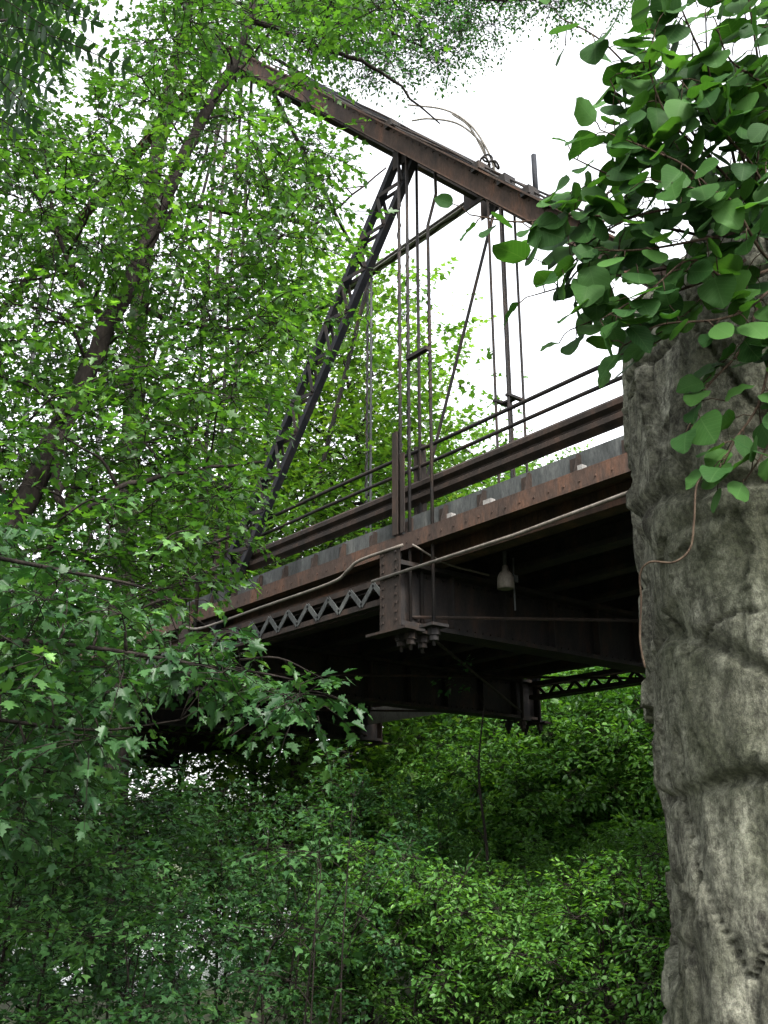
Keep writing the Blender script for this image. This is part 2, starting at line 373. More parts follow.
# portal and top bracing
for (ya, yb) in ((Y(2)+HO, 0), (Y(NP-2)-HO, 0)):
    a = (XN+.2, ya, ZH-.05); b = (XF-.2, ya, ZH-.05)
    st = P(channel_pair(a, b, .3, .12, .06, (0, 0, 1)), 'portal_strut', 'steel_dark'); P(lacing(a, b, .3, (-.066,), .36, .05, (0, 0, 1)), 'lacing', 'steel_dark', st)
P(MB().bar((XN+.1, 9.95, slope_z(9.95)+.2), (XF-.1, Y(2)+.3, ZH+.42), .11, .13, (0, 1, 0)), 'portal_brace', 'steel_blue')
P(MB().tube([(XF-.1, 9.95, slope_z(9.95)+.1), (XN+.1, Y(2), ZH)], .03, 6), 'portal_brace', 'steel_dark')
for k in range(3, NP-2):
    P(MB().bar((XN+.15, Y(k), ZH), (XF-.15, Y(k), ZH), .1, .16), 'top_strut', 'steel_dark')
    P(MB().bar((XN+.15, Y(k-1), ZH+.02), (XF-.15, Y(k), ZH+.02), .06, .06), 'top_lateral', 'steel_dark')
# vent stub and conduit that run on top of the near end post
ys = 5.38; zs = slope_z(ys)+.17
P(MB().tube([(XN, ys, zs), (XN, ys, zs+.5)], .026, 8), 'post_stub', 'steel_blue', smooth_=True)
for j, (xo, zo, a, b) in enumerate(((-.17, .2, 4.4, 9.6), (-.1, .21, 5.0, 8.6), (-.02, .25, 4.6, 8.2), (.06, .22, 5.2, 10.5))):
    P(MB().tube([(XN+xo+.02*math.sin(y*3+j), y, slope_z(y)+zo+.03*math.sin(y*2.1+j*2)) for y in np.linspace(a, b, 40)], .012, 5), 'cable', 'steel_dark', smooth_=True)
for y in (5.1, 5.35, 5.65, 6.0, 7.4): P(MB().box((XN-.2, y-.06, slope_z(y)+.13), (XN-.05, y+.05, slope_z(y)+.22)), 'cable_clamp', 'steel_dark')

# floor: floor beams, stringers, planks, edge channel
for k in range(0, NP+1):
    y = Y(k); mb = MB()
    mb.box((XN-.24, y-.012, 3.68), (XF+.24, y+.012, 4.27))
    for z in (3.66, 4.26): mb.box((XN-.24, y-.15, z-.022), (XF+.24, y+.15, z+.022))
    fb = P(mb, 'floor_beam', 'steel_dark')
    for x in np.arange(XN+.5, XF, .75):
        P(MB().box((x-.012, y-.1, 3.685), (x+.012, y-.0125, 4.235)), 'stiffener', 'steel_dark', fb)
    rv = MB()
    for x in np.arange(XN+.1, XF, .11):
        for z in (3.72, 4.2): rv.box((x-.014, y-.03, z-.014), (x+.014, y-.0125, z+.014))
    P(rv, 'rivets', 'steel_dark', fb)
    for X, sx in ((XN, -1), (XF, 1)):
        ep = MB().box((X+sx*.245, y-.15, 3.6), (X+sx*.262, y+.15, 4.4)).box((X+sx*.17, y-.3, 3.575), (X+sx*.32, y+.3, 3.60))
        P(ep, 'end_plate', 'steel_brown', fb)
        b = MB()
        for yy in (-.1, .1):
            for zz in np.arange(3.68, 4.36, .085): b.box((X+sx*.262-.012, y+yy-.012, zz), (X+sx*.262+.012, y+yy+.012, zz+.024))
        P(b, 'rivets', 'steel_brown', fb)
for x in np.linspace(XN+.22, XF-.22, 8):
    mb = MB().box((x-.009, Y0, 4.34), (x+.009, YE, 4.5)).box((x-.09, Y0, 4.285), (x+.09, YE, 4.338)).box((x-.09, Y0, 4.502), (x+.09, YE, 4.53))
    P(mb, 'stringer', 'steel_rust' if x < XN+.3 else 'steel_dark')
mb = MB(); y = Y0
while y < YE-.25:
    mb.box((XN+.13, y, 4.535), (XF-.13, y+.235, 4.61+.006*math.sin(y*37))); y += .25
P(mb, 'deck_planking', 'wood')
for X, sx in ((XN, -1), (XF, 1)):
    e = P(MB().box((X-.006, Y0, 4.572), (X+.006, YE, ZD)), 'edge_plate', 'steel_grey')
    P(MB().box((X+sx*.01-.006, Y0, ZF0), (X+sx*.01+.006, YE, ZF1-.002)).box((X+sx*.02, Y0, ZF1-.001), (X+sx*.13, YE, ZF1+.013)).box((X+sx*.02, Y0, ZF0), (X+sx*.13, YE, ZF0+.014)).box((X+sx*.115, Y0, ZF0+.015), (X+sx*.13, YE, ZF1-.002)), 'edge_channel', 'steel_rust', e)
    rng = random.Random(3); y = Y0+.3; first = None
    while y < YE:
        if first is None:
            br = MB(); t_ = .016
            for yy in (y-t_/2, y+t_/2):
                br.v += [(X+sx*.007, yy, ZF1+.014), (X+sx*.105, yy, ZF1+.014), (X+sx*.05, yy, ZD-.03), (X+sx*.007, yy, ZD-.03)]
            br.f += [(0, 1, 2, 3), (7, 6, 5, 4)] + [(j, 4+j, 4+(j+1) % 4, (j+1) % 4) for j in range(4)]
            br.box((X+sx*.0075, y+.012, ZF1+.016), (X+sx*.02, y+.11, ZD-.045))
            first = P(br, 'bracket', 'steel_brown', e); y_first = y
        else:
            c = first.copy(); COL.objects.link(c); c.parent = e; c.location.y += y-y_first
        y += .56+rng.uniform(-.04, .04)
    rv = MB()
    for yy in np.arange(Y0, min(YE, 26), .17): rv.box((X+sx*.131, yy, ZF0+.06), (X+sx*.139, yy+.016, ZF0+.076))
    P(rv, 'rivets', 'steel_rust', e)
    # guard rail (pressed W section), hand rails and posts
    xs = X + sx*-.12
    prof = [(0, 4.95), (.012, 4.965), (.06, 5.0), (.06, 5.045), (.012, 5.075), (.012, 5.095), (.06, 5.125), (.06, 5.17), (.012, 5.205), (0, 5.22)]
    mb = MB(); i = 0
    for (xx, z) in prof:
        for th in (0, .008):
            for yy in (Y0-.6, YE): mb.v.append((xs+sx*(xx+th), yy, z))
    n = len(prof)
    for j in range(n-1):
        a = j*4; b = a+4
        mb.f += [(a+2, a+3, b+3, b+2), (a+1, a, b, b+1)]
    mb.f += [(0, 1, 3, 2), (n*4-4, n*4-2, n*4-1, n*4-3)]
    P(mb, 'guard_rail', 'steel_brown')
    for z, r in ((5.38, .02), (5.565, .021)):
        P(MB().tube([(xs, yy, z+.006*math.sin(yy*1.7+z)) for yy in np.linspace(Y0-.6, YE, 60)], r, 8), 'hand_rail', 'steel_dark', smooth_=True)
    for k in range(0, NP+1):
        for dy in ((-.045, .045) if k % 2 else (0,)):
            P(MB().box((xs-sx*.03-.03, Y(k)+dy-.022, 4.62), (xs-sx*.03+.03, Y(k)+dy+.022, 5.62)), 'rail_post', 'steel_brown')
# the pale twin-angle post that stands outside the rail at the first panel point
mb = MB().box((XN-.145, Y(1)+.02, 4.60), (XN-.132, Y(1)+.10, 5.72)).box((XN-.145, Y(1)-.09, 4.60), (XN-.132, Y(1)-.03, 5.45)).box((XN-.131, Y(1)+.088, 4.6), (XN-.06, Y(1)+.10, 5.72))
P(mb, 'hanger_guide_post', 'steel_brown')
# bottom lateral rods
for k in range(0, NP):
    for a, b in (((XN, Y(k), 3.74), (XF, Y(k+1), 3.74)), ((XF, Y(k), 3.77), (XN, Y(k+1), 3.77))):
        P(MB().tube([a, b], .017, 6), 'lateral_rod', 'steel_brown')
# conduits clipped along the edge
P(MB().tube([(XN-.28, Y(1)+.25, 4.135), (XN-.28, 5.6, 4.14), (XN-.28, 4.0, 4.20), (XN-.27, 2.0, 4.20)], .016, 8), 'conduit', 'conduit', smooth_=True)
P(MB().tube(catmull([(XN-.26, 11.5, 4.34), (XN-.27, 11.0, 4.25), (XN-.29, 9.6, 4.25), (XN-.29, 8.25, 4.26), (XN-.29, 7.95, 4.33), (XN-.28, 7.75, 4.40), (XN-.26, 7.1, 4.41)], 5), .017, 8), 'conduit', 'conduit', smooth_=True)
P(MB().tube(catmull([(XN-.22, 7.0, 4.40), (XN+.2, 6.98, 4.28), (XN+.75, 6.95, 4.25)], 5), .011, 6), 'conduit', 'conduit', smooth_=True)
# bell-shaped lamp under the deck
lampo = MB(); prof = [(.028, .15), (.035, .10), (.06, .075), (.082, .03), (.085, -.08), (.07, -.085)]
lx, ly, lz = 6.83, 6.6, 4.1
n = 14
for (r_, z_) in prof:
    for j in range(n): lampo.v.append((lx+r_*math.cos(j*2*math.pi/n), ly+r_*math.sin(j*2*math.pi/n), lz+z_))
for i in range(len(prof)-1):
    for j in range(n): lampo.f.append((i*n+j, (i+1)*n+j, (i+1)*n+(j+1) % n, i*n+(j+1) % n))
lampo.f.append(tuple(range(n))); lampo.f.append(tuple(reversed([(len(prof)-1)*n+j for j in range(n)])))
lp = P(lampo, 'lamp_shade', 'conduit', smooth_=True)
P(MB().tube([(lx, ly, lz+.14), (lx, ly, lz+.30)], .02, 8), 'lamp_stem', 'steel_grey', lp)
P(MB().tube([(lx+.12, ly, lz+.25), (lx+.115, ly, lz+.0), (lx+.12, ly, lz-.28)], .009, 6).box((lx+.085, ly-.03, lz+.0), (lx+.15, ly+.03, lz+.07)), 'pull_cord', 'steel_grey', lp)
for (y_, w_) in ((6.02, .1), (6.55, .06), (4.95, .05)):
    P(MB().box((XN-.12, y_, ZF1+.015), (XN-.06, y_+w_, ZF1+.06)), 'reflector', 'steel_light')

# ------------------------------------------------------------------ stone pier and abutments
def rock(name, c, hx, hy, rotz, z0, z1, nu, nv, seed, amp, label, e=3.4, chips=()):
    th = np.linspace(0, 2*math.pi, nu, endpoint=False); zz = np.linspace(0, 1, nv)
    V = np.zeros((nv+1, nu, 3)); cr, sr = math.cos(rotz), math.sin(rotz)
    off = Vector((seed*3.1, seed*1.7, seed*.9))
    for j, s in enumerate(zz):
        z = z0+(z1-z0)*s
        for i, a in enumerate(th):
            ca, sa = math.cos(a), math.sin(a)
            r = (abs(ca)**e+abs(sa)**e)**(-1/e)
            lx_, ly_ = hx*r*ca, hy*r*sa
            nx_, ny_ = ca, sa
            x, y = c[0]+lx_*cr-ly_*sr, c[1]+lx_*sr+ly_*cr
            q = Vector((x, y, z))+off
            big = noise.fractal(Vector((q.x*.9, q.y*.9, q.z*.6)), 1.0, 2.0, 4)
            # vertical splits
            rid = noise.ridged_multi_fractal(Vector((q.x*2.6, q.y*2.6, q.z*.55)), .9, 2.1, 5, 1.0, 2.0)
            chip = noise.noise(Vector((q.x*2.2, q.y*2.2, q.z*1.8)))
            lay = noise.noise(Vector((q.x*.5, q.y*.5, q.z*1.25+3)))
            qs = Vector((q.x*3.2+.25*big, q.y*3.2, q.z*1.25)); c1 = noise.voronoi(qs); pt = c1[1][0]; h1 = noise.cell(pt*3.7); e1 = c1[0][1]-c1[0][0]
            qb = Vector((q.x*9+.4*chip, q.y*9, q.z*3.2)); c2 = noise.voronoi(qb); h2 = noise.cell(c2[1][0]*5.3)
            qc = Vector((q.x*21+chip, q.y*21, q.z*6.5)); h3 = noise.cell(noise.voronoi(qc)[1][0]*7.7)
            d = amp*(.28*big + .05*(rid-1.0)) + .036*h1 + .020*h2*(h1 > .3) + .007*h3 - .03*max(0, 1-e1/.035)*(h1 > .35) - .045*max(0, h2-.86)/.14*max(0, chip+.3)
            crack = abs(lay+.12*big)
            d -= amp*.3*max(0, 1-crack/.03)
            fine = noise.fractal(Vector((q.x*8, q.y*8, q.z*2.2)), .9, 2.1, 5)
            pit = noise.noise(Vector((q.x*7, q.y*7, q.z*4.0)))
            d += amp*.08*fine + amp*.8*min(0, pit+.46)
            for zc, dz, st_ in ((1.80, .06, .5), (1.36, .09, .25), (2.62, .08, .25)):
                zz_ = z - zc - dz*noise.noise(Vector((q.x*2.6, q.y*2.6, zc)))
                cut = max(0, .35+noise.noise(Vector((q.x*3.5, q.y*3.5, zc*7))))
                d += (1 if amp > .125 and hx < 2 else 0)*(-.07*cut*math.exp(-(zz_/.022)**2) + .055*st_*(1/(1+math.exp(-zz_/.02))-.5))
            d -= .0 if s < .93 else (s-.93)**2*60*.4
            if amp > .125 and hx < 2: x, y = x+rt[0]*(.03*(z-1.9)-.004), y+rt[1]*(.03*(z-1.9)-.004)
            V[j, i] = (x+(nx_*cr-ny_*sr)*d, y+(nx_*sr+ny_*cr)*d, z + (0 if s < .9 else .10*big))
    V[nv] = V[nv-1].mean(0)+np.array([0, 0, .06])
    idx = np.arange(nv*nu).reshape(nv, nu); nxt = np.roll(idx, -1, 1)
    F = [tuple(q) for q in np.stack([idx[:-1], nxt[:-1], nxt[1:], idx[1:]], -1).reshape(-1, 4)]
    Vf = list(map(tuple, V[:nv].reshape(-1, 3)))+[tuple(V[nv, 0])]
    F += [(int(idx[-1, i]), int(nxt[-1, i]), len(Vf)-1) for i in range(nu)]
    me = bpy.data.meshes.new(name); me.from_pydata(Vf, [], F); me.update()
    me.polygons.foreach_set('use_smooth', np.ones(len(me.polygons), bool))
    o = link(name, me, M['stone']); tag(o, label, 'pier'); return o
pier_top = 3.75
PC, PR = (3.99, 1.59), math.radians(28)
rock('stone_pier', PC, 1.15, 1.02, PR, -.3, pier_top, 520, 460, 2, .13, 'rough weathered grey stone pier in the right foreground under a leafy vine')
rock('stone_abutment', (9.2, 1.3), 4.6, 1.7, 0, -.4, 4.28, 120, 60, 7, .14, 'stone abutment behind the near pier carrying the bridge end', e=6)
rock('stone_abutment', (9.2, YE+1.5), 4.6, 1.7, 0, -2, 4.28, 90, 50, 8, .14, 'stone abutment on the far bank carrying the far bridge end', e=6)
# ------------------------------------------------------------------ foliage tools
def outline(half, fold=.12, droop=.12):
    """leaf template from half an outline (x along the midrib 0..1, y to one side); returns verts, tris"""
    L = [(x, y) for x, y in half]; n = len(L)
    top = [Vector((x, y, 0)) for x, y in L]
    tris = [tuple(t_) for t_ in tessellate_polygon([top])]
    V = []; T = []
    for sgn in (1, -1):
        b = len(V)
        V += [(x, sgn*y, fold*abs(y)*1.0 - droop*x*x) for x, y in L]
        T += [tuple(b+i for i in (t_ if sgn > 0 else t_[::-1])) for t_ in tris]
    # the two halves share the midrib: weld its points
    m = {}; V2 = []; idx = []
    for v in V:
        k = (round(v[0], 4), round(v[1], 4))
        if k not in m: m[k] = len(V2); V2.append(v)
        idx.append(m[k])
    T = [tuple(idx[i] for i in t_) for t_ in T]; T = [t_ for t_ in T if len(set(t_)) == 3]
    return np.array(V2, float), np.array(T)
TPL = {}
TPL['maple'] = outline([(0, 0), (-.04, .10), (.02, .30), (.16, .26), (.14, .42), (.30, .40), (.44, .58), (.47, .44), (.42, .33), (.50, .17), (.62, .26), (.74, .22), (.72, .12), (1, 0)], .22, .22)
TPL['maple_lo'] = outline([(0, 0), (.02, .30), (.22, .26), (.40, .52), (.50, .17), (.72, .20), (1, 0)], .2, .18)
TPL['star'] = outline([(0, 0), (.08, .30), (.36, .46), (.50, .16), (1, 0)], .2, .15)
TPL['oval'] = outline([(0, 0), (.28, .27), (.66, .24), (1, 0)], .25, .2)
TPL['lance'] = outline([(0, 0), (.3, .17), (.7, .14), (1, 0)], .25, .25)
TPL['leaflet'] = outline([(0, 0), (.15, .16), (.5, .21), (.82, .15), (1, 0)], .1, .1)
# vine leaf: finely divided, cupped and rounded with a short tip
xs_ = np.array([0, .02, .10, .23, .38, .54, .70, .83, .93, 1.0]); ys_ = np.array([0, .20, .37, .47, .50, .48, .39, .26, .12, 0])
V = []; T = []
for i, (x, y) in enumerate(zip(xs_, ys_)):
    for j in range(-2, 3):
        yy = y*j/2; V.append((x - (.07*(1-abs(j)/2) if i == 0 else 0) + .0, yy, .10*abs(yy) + .06*yy*yy - .13*(x-.3)**2 - .012*math.sin(x*16)*abs(j)))
for i in range(len(xs_)-1):
    for j in range(4):
        a = i*5+j; T += [(a, a+5, a+6), (a, a+6, a+1)]
TPL['vine'] = (np.array(V, float), np.array(T))

def leaves_mesh(name, tpl, pos, dirs, nrm, size, uv=False, smooth_=False, tone=None):
    tv, tt = TPL[tpl]; n = len(pos)
    d = dirs/(np.linalg.norm(dirs, axis=1, keepdims=True)+1e-9)
    nn = nrm - d*np.sum(nrm*d, 1, keepdims=True); nn /= (np.linalg.norm(nn, axis=1, keepdims=True)+1e-9)
    s = np.cross(nn, d)
    rj = np.random.default_rng(n+1); wy = rj.uniform(.72, 1.12, (n, 1, 1)); wz = rj.uniform(-.3, 1.9, (n, 1, 1))
    V = pos[:, None, :] + size[:, None, None]*(tv[None, :, 0, None]*d[:, None, :] + wy*tv[None, :, 1, None]*s[:, None, :] + wz*tv[None, :, 2, None]*nn[:, None, :])
    T = tt[None] + (np.arange(n)*len(tv))[:, None, None]
    me = mesh_np(name, V.reshape(-1, 3), T.reshape(-1, 3), smooth_, np.tile(tv[:, :2], (n, 1)) if uv else None)
    if tone is None: tone = np.random.default_rng(n).uniform(0, 1, n)
    at_ = me.attributes.new('tone', 'FLOAT', 'POINT'); at_.data.foreach_set('value', np.repeat(np.clip(tone, 0, 1), len(tv)).astype(np.float32))
    return me

def sprays(rng, st, dr, ln, nleaf, size, droop=.25, flat=.35, hang=.25, pet=.5):
    """leaves set alternately along many twigs; returns leaf arrays and twig polylines"""
    n = len(st); dr = dr/np.linalg.norm(dr, axis=1, keepdims=True)
    ln = ln*rng.uniform(.6, 1.25, n)
    t_ = (np.arange(nleaf)+.6)/nleaf; t_ = t_[None, :] + rng.uniform(-.3, .3, (n, nleaf))/nleaf
    def pt(tt): return st[:, None, :] + dr[:, None, :]*(ln[:, None]*tt)[..., None] + np.array([0, 0, -1.])*(droop*ln[:, None]*tt*tt)[..., None]
    p = pt(t_)
    side = np.cross(dr, [0, 0, 1.]); side += rng.normal(0, .15, side.shape); side /= np.linalg.norm(side, axis=1, keepdims=True)
    sg = np.where(np.arange(nleaf) % 2 == 0, 1., -1.)[None, :, None]
    ld = dr[:, None, :]*.65 + sg*side[:, None, :]*.85*(1-.75*np.clip(t_, 0, 1)**3)[..., None] + np.array([0, 0, -hang]) + rng.normal(0, .28, p.shape)
    nm = np.array([0, 0, 1.]) + rng.normal(0, flat, p.shape)
    sz = size*rng.uniform(.6, 1.15, (n, nleaf))*np.where(t_ > .8, .85, 1)
    ldn = ld/np.linalg.norm(ld, axis=2, keepdims=True)
    p = p + ldn*(sz*pet)[..., None]
    tw = pt(np.array([[0, .5, 1.0]]).repeat(n, 0))
    return p.reshape(-1, 3), ld.reshape(-1, 3), nm.reshape(-1, 3), sz.reshape(-1), tw

def twig_mesh(tw, r0, r1):
    """three-sided tapering twigs, all of one plant in one part"""
    n, k, _ = tw.shape; d = tw[:, -1]-tw[:, 0]; d /= (np.linalg.norm(d, axis=1, keepdims=True)+1e-9)
    a = np.cross(d, [.3, .2, .93]); a /= (np.linalg.norm(a, axis=1, keepdims=True)+1e-9); b = np.cross(d, a)
    rr = np.linspace(r0, r1, k); V = []
    for j in range(3):
        c, s_ = math.cos(j*2.094), math.sin(j*2.094)
        V.append(tw + (a*c+b*s_)[:, None, :]*rr[None, :, None])
    V = np.stack(V, 2)                                  # n,k,3,3
    T = []
    for i in range(k-1):
        for j in range(3): T.append((i*3+j, i*3+(j+1) % 3, (i+1)*3+(j+1) % 3, (i+1)*3+j))
    T = np.array(T)[None] + (np.arange(n)*k*3)[:, None, None]
    return V.reshape(-1, 3), T.reshape(-1, 4)

class Plant:
    """a plant: limbs (trunk and branches), twigs and crown, each a part"""
    def __init__(s, name, base, label, cat, seed, bark_='bark', leaf='lf_maple', tpl='maple_lo', size=.09, group=None):
        s.o = empty(name, base, label, cat, group); s.rng = np.random.default_rng(seed); s.bark = bark_; s.leaf = leaf; s.tpl = tpl; s.size = size
        s.trunk = MB(); s.limbs = MB(); s.L = []; s.tw = []; s.nodes = []
    def stem(s, pts, r0, r1, trunk=False, n=8, sub=6, jit=.0):
        c = catmull(pts, sub)
        c = [p+s.rng.normal(0, jit, 3) if 0 < i < len(c)-1 else p for i, p in enumerate(c)]
        rr = np.linspace(r0, r1, len(c)); (s.trunk if trunk else s.limbs).tube(c, rr, n)
        s.nodes += [(p, r) for p, r in zip(c, rr)]; return c
    def limb_to(s, q, r0=.03, sag=.0):
        """a curved limb from the nearest lower woody point to q"""
        q = np.array(q); A = np.array([p for p, _ in s.nodes])
        d = np.linalg.norm(A-q, axis=1) + 1.2*np.maximum(0, A[:, 2]-q[2]+.15)
        i = int(np.argmin(d)); p, r = s.nodes[i]; dd = q-p; L = np.linalg.norm(dd)
        if L < .05: return
        m1 = p+dd*.35+s.rng.normal(0, .08, 3)*L+np.array([0, 0, .10*L]); m2 = p+dd*.7+s.rng.normal(0, .07, 3)*L+np.array([0, 0, .08*L])
        r1 = min(r0, r*.75); c = catmull([p, m1, m2, q], 3); rr = np.linspace(r1, r1*.3, len(c))
        s.limbs.tube(c, rr, 5); s.nodes += [(a, b) for a, b in zip(c[2:], rr[2:])]
    def cluster(s, c, r, ntw, nleaf, ln, limb=.025, bias=(0, 0, 0), squash=.6, droop=.25, flat=.35, hang=.25, size=None, inner=.15):
        c = np.array(c, float); rng = s.rng
        if limb: s.limb_to(c, limb)
        v = rng.normal(0, 1, (ntw, 3)); v /= np.linalg.norm(v, axis=1, keepdims=True); v *= (rng.uniform(inner, 1, (ntw, 1))**.5)
        v[:, 2] *= squash
        st = c + v*r*.75; dr = v*1.0 + rng.normal(0, .35, v.shape)*[1, 1, .5] + np.array(bias)
        p, d, n, z, tw = sprays(rng, st, dr, ln, nleaf, size or s.size, droop, flat, hang)
        tn = np.clip(rng.beta(1.4, 1.8) * .75 + (np.tile(np.arange(nleaf), ntw) >= nleaf-2)*rng.uniform(0, .35) + rng.uniform(-.22, .22, len(p)), 0, 1)
        s.L.append((p, d, n, z, tn)); s.tw.append(tw)
        # thin stalks from the cluster's middle to its twigs
        mid = (c+st)/2+rng.normal(0, .05, st.shape)*r
        s.tw.append(np.stack([np.broadcast_to(c, st.shape), mid, st], 1))
    def spray(s, pts, nleaf, size=None, r=.006, side=.85, flat=.3, hang=.3, droop=.0, width=None, sub=4):
        """one explicit leafy shoot along a polyline with short side shoots"""
        c = catmull(pts, sub); s.limbs.tube(c, np.linspace(r, r*.35, len(c)), 5)
        c = np.array(c); seg = np.linalg.norm(np.diff(c, axis=0), axis=1); L = seg.sum(); cum = np.r_[0, np.cumsum(seg)]
        rng = s.rng; w = width or L*.25
        tt = np.linspace(.12, 1, max(3, int(nleaf/6)))
        st = np.stack([np.interp(tt*L, cum, c[:, k]) for k in range(3)], 1)
        tg = np.stack([np.interp(np.minimum(tt*L+.05, L+.05), cum, c[:, k]) for k in range(3)], 1) - np.stack([np.interp(tt*L-.05, cum, c[:, k]) for k in range(3)], 1)
        tg /= np.linalg.norm(tg, axis=1, keepdims=True)
        sd = np.cross(tg, [0, 0, 1.]); sd /= np.linalg.norm(sd, axis=1, keepdims=True)
        sg = np.where(np.arange(len(tt)) % 2 == 0, 1., -1.)[:, None]
        dr = tg*.8 + sg*sd*.7 + rng.normal(0, .25, tg.shape)
        p, d, n, z, tw = sprays(rng, st, dr, w, 6, size or s.size, .3, flat, hang)
        s.L.append((p, d, n, z, rng.uniform(.4, 1, len(p)))); s.tw.append(tw)
    def finish(s, twig=(.006, .002), uv=False, smooth_=False, crown='crown', keep=None):
        if s.trunk.v: s.trunk.build('trunk', M[s.bark], s.o, smooth_=True)
        if s.limbs.v: s.limbs.build('branches', M[s.bark], s.o, smooth_=True)
        if s.tw:
            vs = []; ts = []; k = 0
            for tw in s.tw:
                v, t_ = twig_mesh(tw, *twig); vs.append(v); ts.append(t_+k); k += len(v)
            link('twigs', mesh_np('twigs', np.concatenate(vs), np.concatenate(ts)), M[s.bark], s.o)
        p, d, n, z = (np.concatenate([l[i] for l in s.L]) for i in range(4)); tn = np.concatenate([l[4] for l in s.L]) if len(s.L[0]) > 4 else None
        if keep is not None:
            k = keep(p); p, d, n, z = p[k], d[k], n[k], z[k]
        link(crown, leaves_mesh(crown, s.tpl, p, d, n, z, uv, smooth_, tn), M[s.leaf], s.o)
        print(s.o.name, 'leaves', len(p)); return s.o
def copy_tree(o, parent=None):
    c = o.copy(); COL.objects.link(c)
    if parent is not None: c.parent = parent
    for ch in o.children: copy_tree(ch, c)
    return c
def pix(p):
    """picture place of points (authoring aid for shaping a crown's edge)"""
    q = p-np.array([0, 0, CZ]); z = q@fw; return 384+FPX*(q@rt)/z, 512-FPX*(q@upv)/z

# ------------------------------------------------------------------ the leaning maple on the left
rg = np.random.default_rng(11)
T1 = [gpt(-95, 6.2)+[0, 0, -.1], at(-40, 640, 6.3), at(28, 500, 6.5), at(68, 415, 6.7), at(106, 335, 6.9), at(150, 235, 7.1), at(180, 165, 7.3), at(215, 95, 7.6), at(240, 50, 7.8), at(258, -20, 8.0), at(270, -120, 8.4)]
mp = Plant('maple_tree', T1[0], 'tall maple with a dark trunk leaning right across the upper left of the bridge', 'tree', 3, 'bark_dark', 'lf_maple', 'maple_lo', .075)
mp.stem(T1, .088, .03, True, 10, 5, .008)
mp.stem([at(74, 398, 6.7), at(56, 480, 6.4), at(74, 514, 6.1), at(130, 485, 6.0), at(190, 472, 6.2), at(262, 462, 6.5)], .03, .010, sub=6, jit=.01)
mp.stem([at(150, 237, 7.1), at(176, 210, 7.3), at(192, 207, 7.5), at(300, 222, 8.2), at(322, 219, 8.3), at(386, 168, 8.6)], .035, .008, sub=6, jit=.01)
mp.stem([at(145, 310, 7.0), at(180, 322, 7.2), at(240, 330, 7.4), at(300, 318, 7.6)], .03, .01)
mp.stem([at(250, 20, 7.9), at(318, 46, 8.2), at(381, 72, 8.6), at(440, 124, 9.0)], .035, .008, sub=6, jit=.01)
mp.stem([at(112, 335, 6.9), at(60, 240, 7.0), at(45, 150, 7.3)], .028, .008)
def edge_x(y): return np.interp(y, [-80, 0, 60, 120, 180, 240, 300, 360, 420, 480, 540, 600, 680], [420, 420, 330, 335, 376, 370, 345, 312, 290, 268, 240, 215, 170])
cl = []
for i in range(6000):
    px, py, d = rg.uniform(-90, 420), rg.uniform(-90, 680), rg.uniform(5.8, 9.4)
    if px > edge_x(py)-22 or (px > 80 and py > 590): continue
    if (px-105)**2+(py+2)**2 < 62**2 or (px-75)**2+(py-75)**2 < 48**2: continue      # open sky at the top left
    if (px-262)**2+(py-40)**2 < 20**2: continue
    tx = np.interp(py, [-20, 50, 95, 165, 235, 335, 400, 500, 640], [258, 240, 215, 180, 150, 112, 72, 30, -40])
    if abs(px-tx) < 46 and d < np.interp(py, [0, 500], [8.4, 6.9]) and not (225 < py < 270) and rg.random() < .9: continue     # the trunk shows between the boughs
    if abs(py-(96+.517*(px-309))) < 46 and px > 235 and rg.random() < .88: continue
    if abs(px-(405-(py-150)*.415)) < 60 and 120 < py < 480 and rg.random() < .93: continue
    gap = noise.noise(Vector((px/62., py/62., 4.2)))+.6*noise.noise(Vector((px/24., py/24., 9.1)))
    if gap < (-.24 if py < 380 else -.38): continue
    c = at(px, py, d)
    if all(np.linalg.norm(c-q) > (.38 if py < 380 else .34) for q in cl): cl.append(c)
for c in cl: mp.cluster(c, rg.uniform(.28, .46), 9, 8, .33, .013, squash=.5, flat=.5)
mp.finish((.004, .0015))
print('clusters', len(cl))

# ------------------------------------------------------------------ small-leaved tall tree whose boughs reach over the top of the picture
tt = Plant('tall_tree', gpt(120, 15), 'tall tree whose sparse small-leaved boughs hang against the sky at the top', 'tree', 8, 'bark_dark', 'lf_top', 'oval', .075)
tt.stem([gpt(120, 15)+[0, 0, -.1], at(128, 500, 15), at(150, 200, 14.6), at(200, -40, 14), at(240, -200, 13)], .2, .06, True, 9)
tt.stem([at(200, -40, 14), at(330, -50, 13.4), at(430, -10, 13), at(520, 0, 12.6), at(620, -20, 12)], .06, .012)
tt.stem([at(190, 0, 14.1), at(290, 10, 13.6), at(380, 30, 13.2), at(440, 55, 13)], .05, .01)
cl = []
for i in range(5500):
    px, py = rg.uniform(235, 660), rg.uniform(-130, 100)
    lim = np.interp(px, [235, 300, 370, 430, 470, 500, 540, 600, 660], [60, 80, 95, 88, 66, 30, 26, 12, 8])-14
    if py > lim or (abs(py-(96+.517*(px-309))) < 40 and px > 235): continue
    if noise.noise(Vector((px/40., py/30., 2.2))) < -.3: continue
    c = at(px, py, rg.uniform(12, 14.5))
    if all(np.linalg.norm(c-q) > .35 for q in cl): cl.append(c)
for c in cl: tt.cluster(c, rg.uniform(.35, .6), 7, 7, .42, .016, squash=.5, flat=.6)
tt.finish((.005, .002))

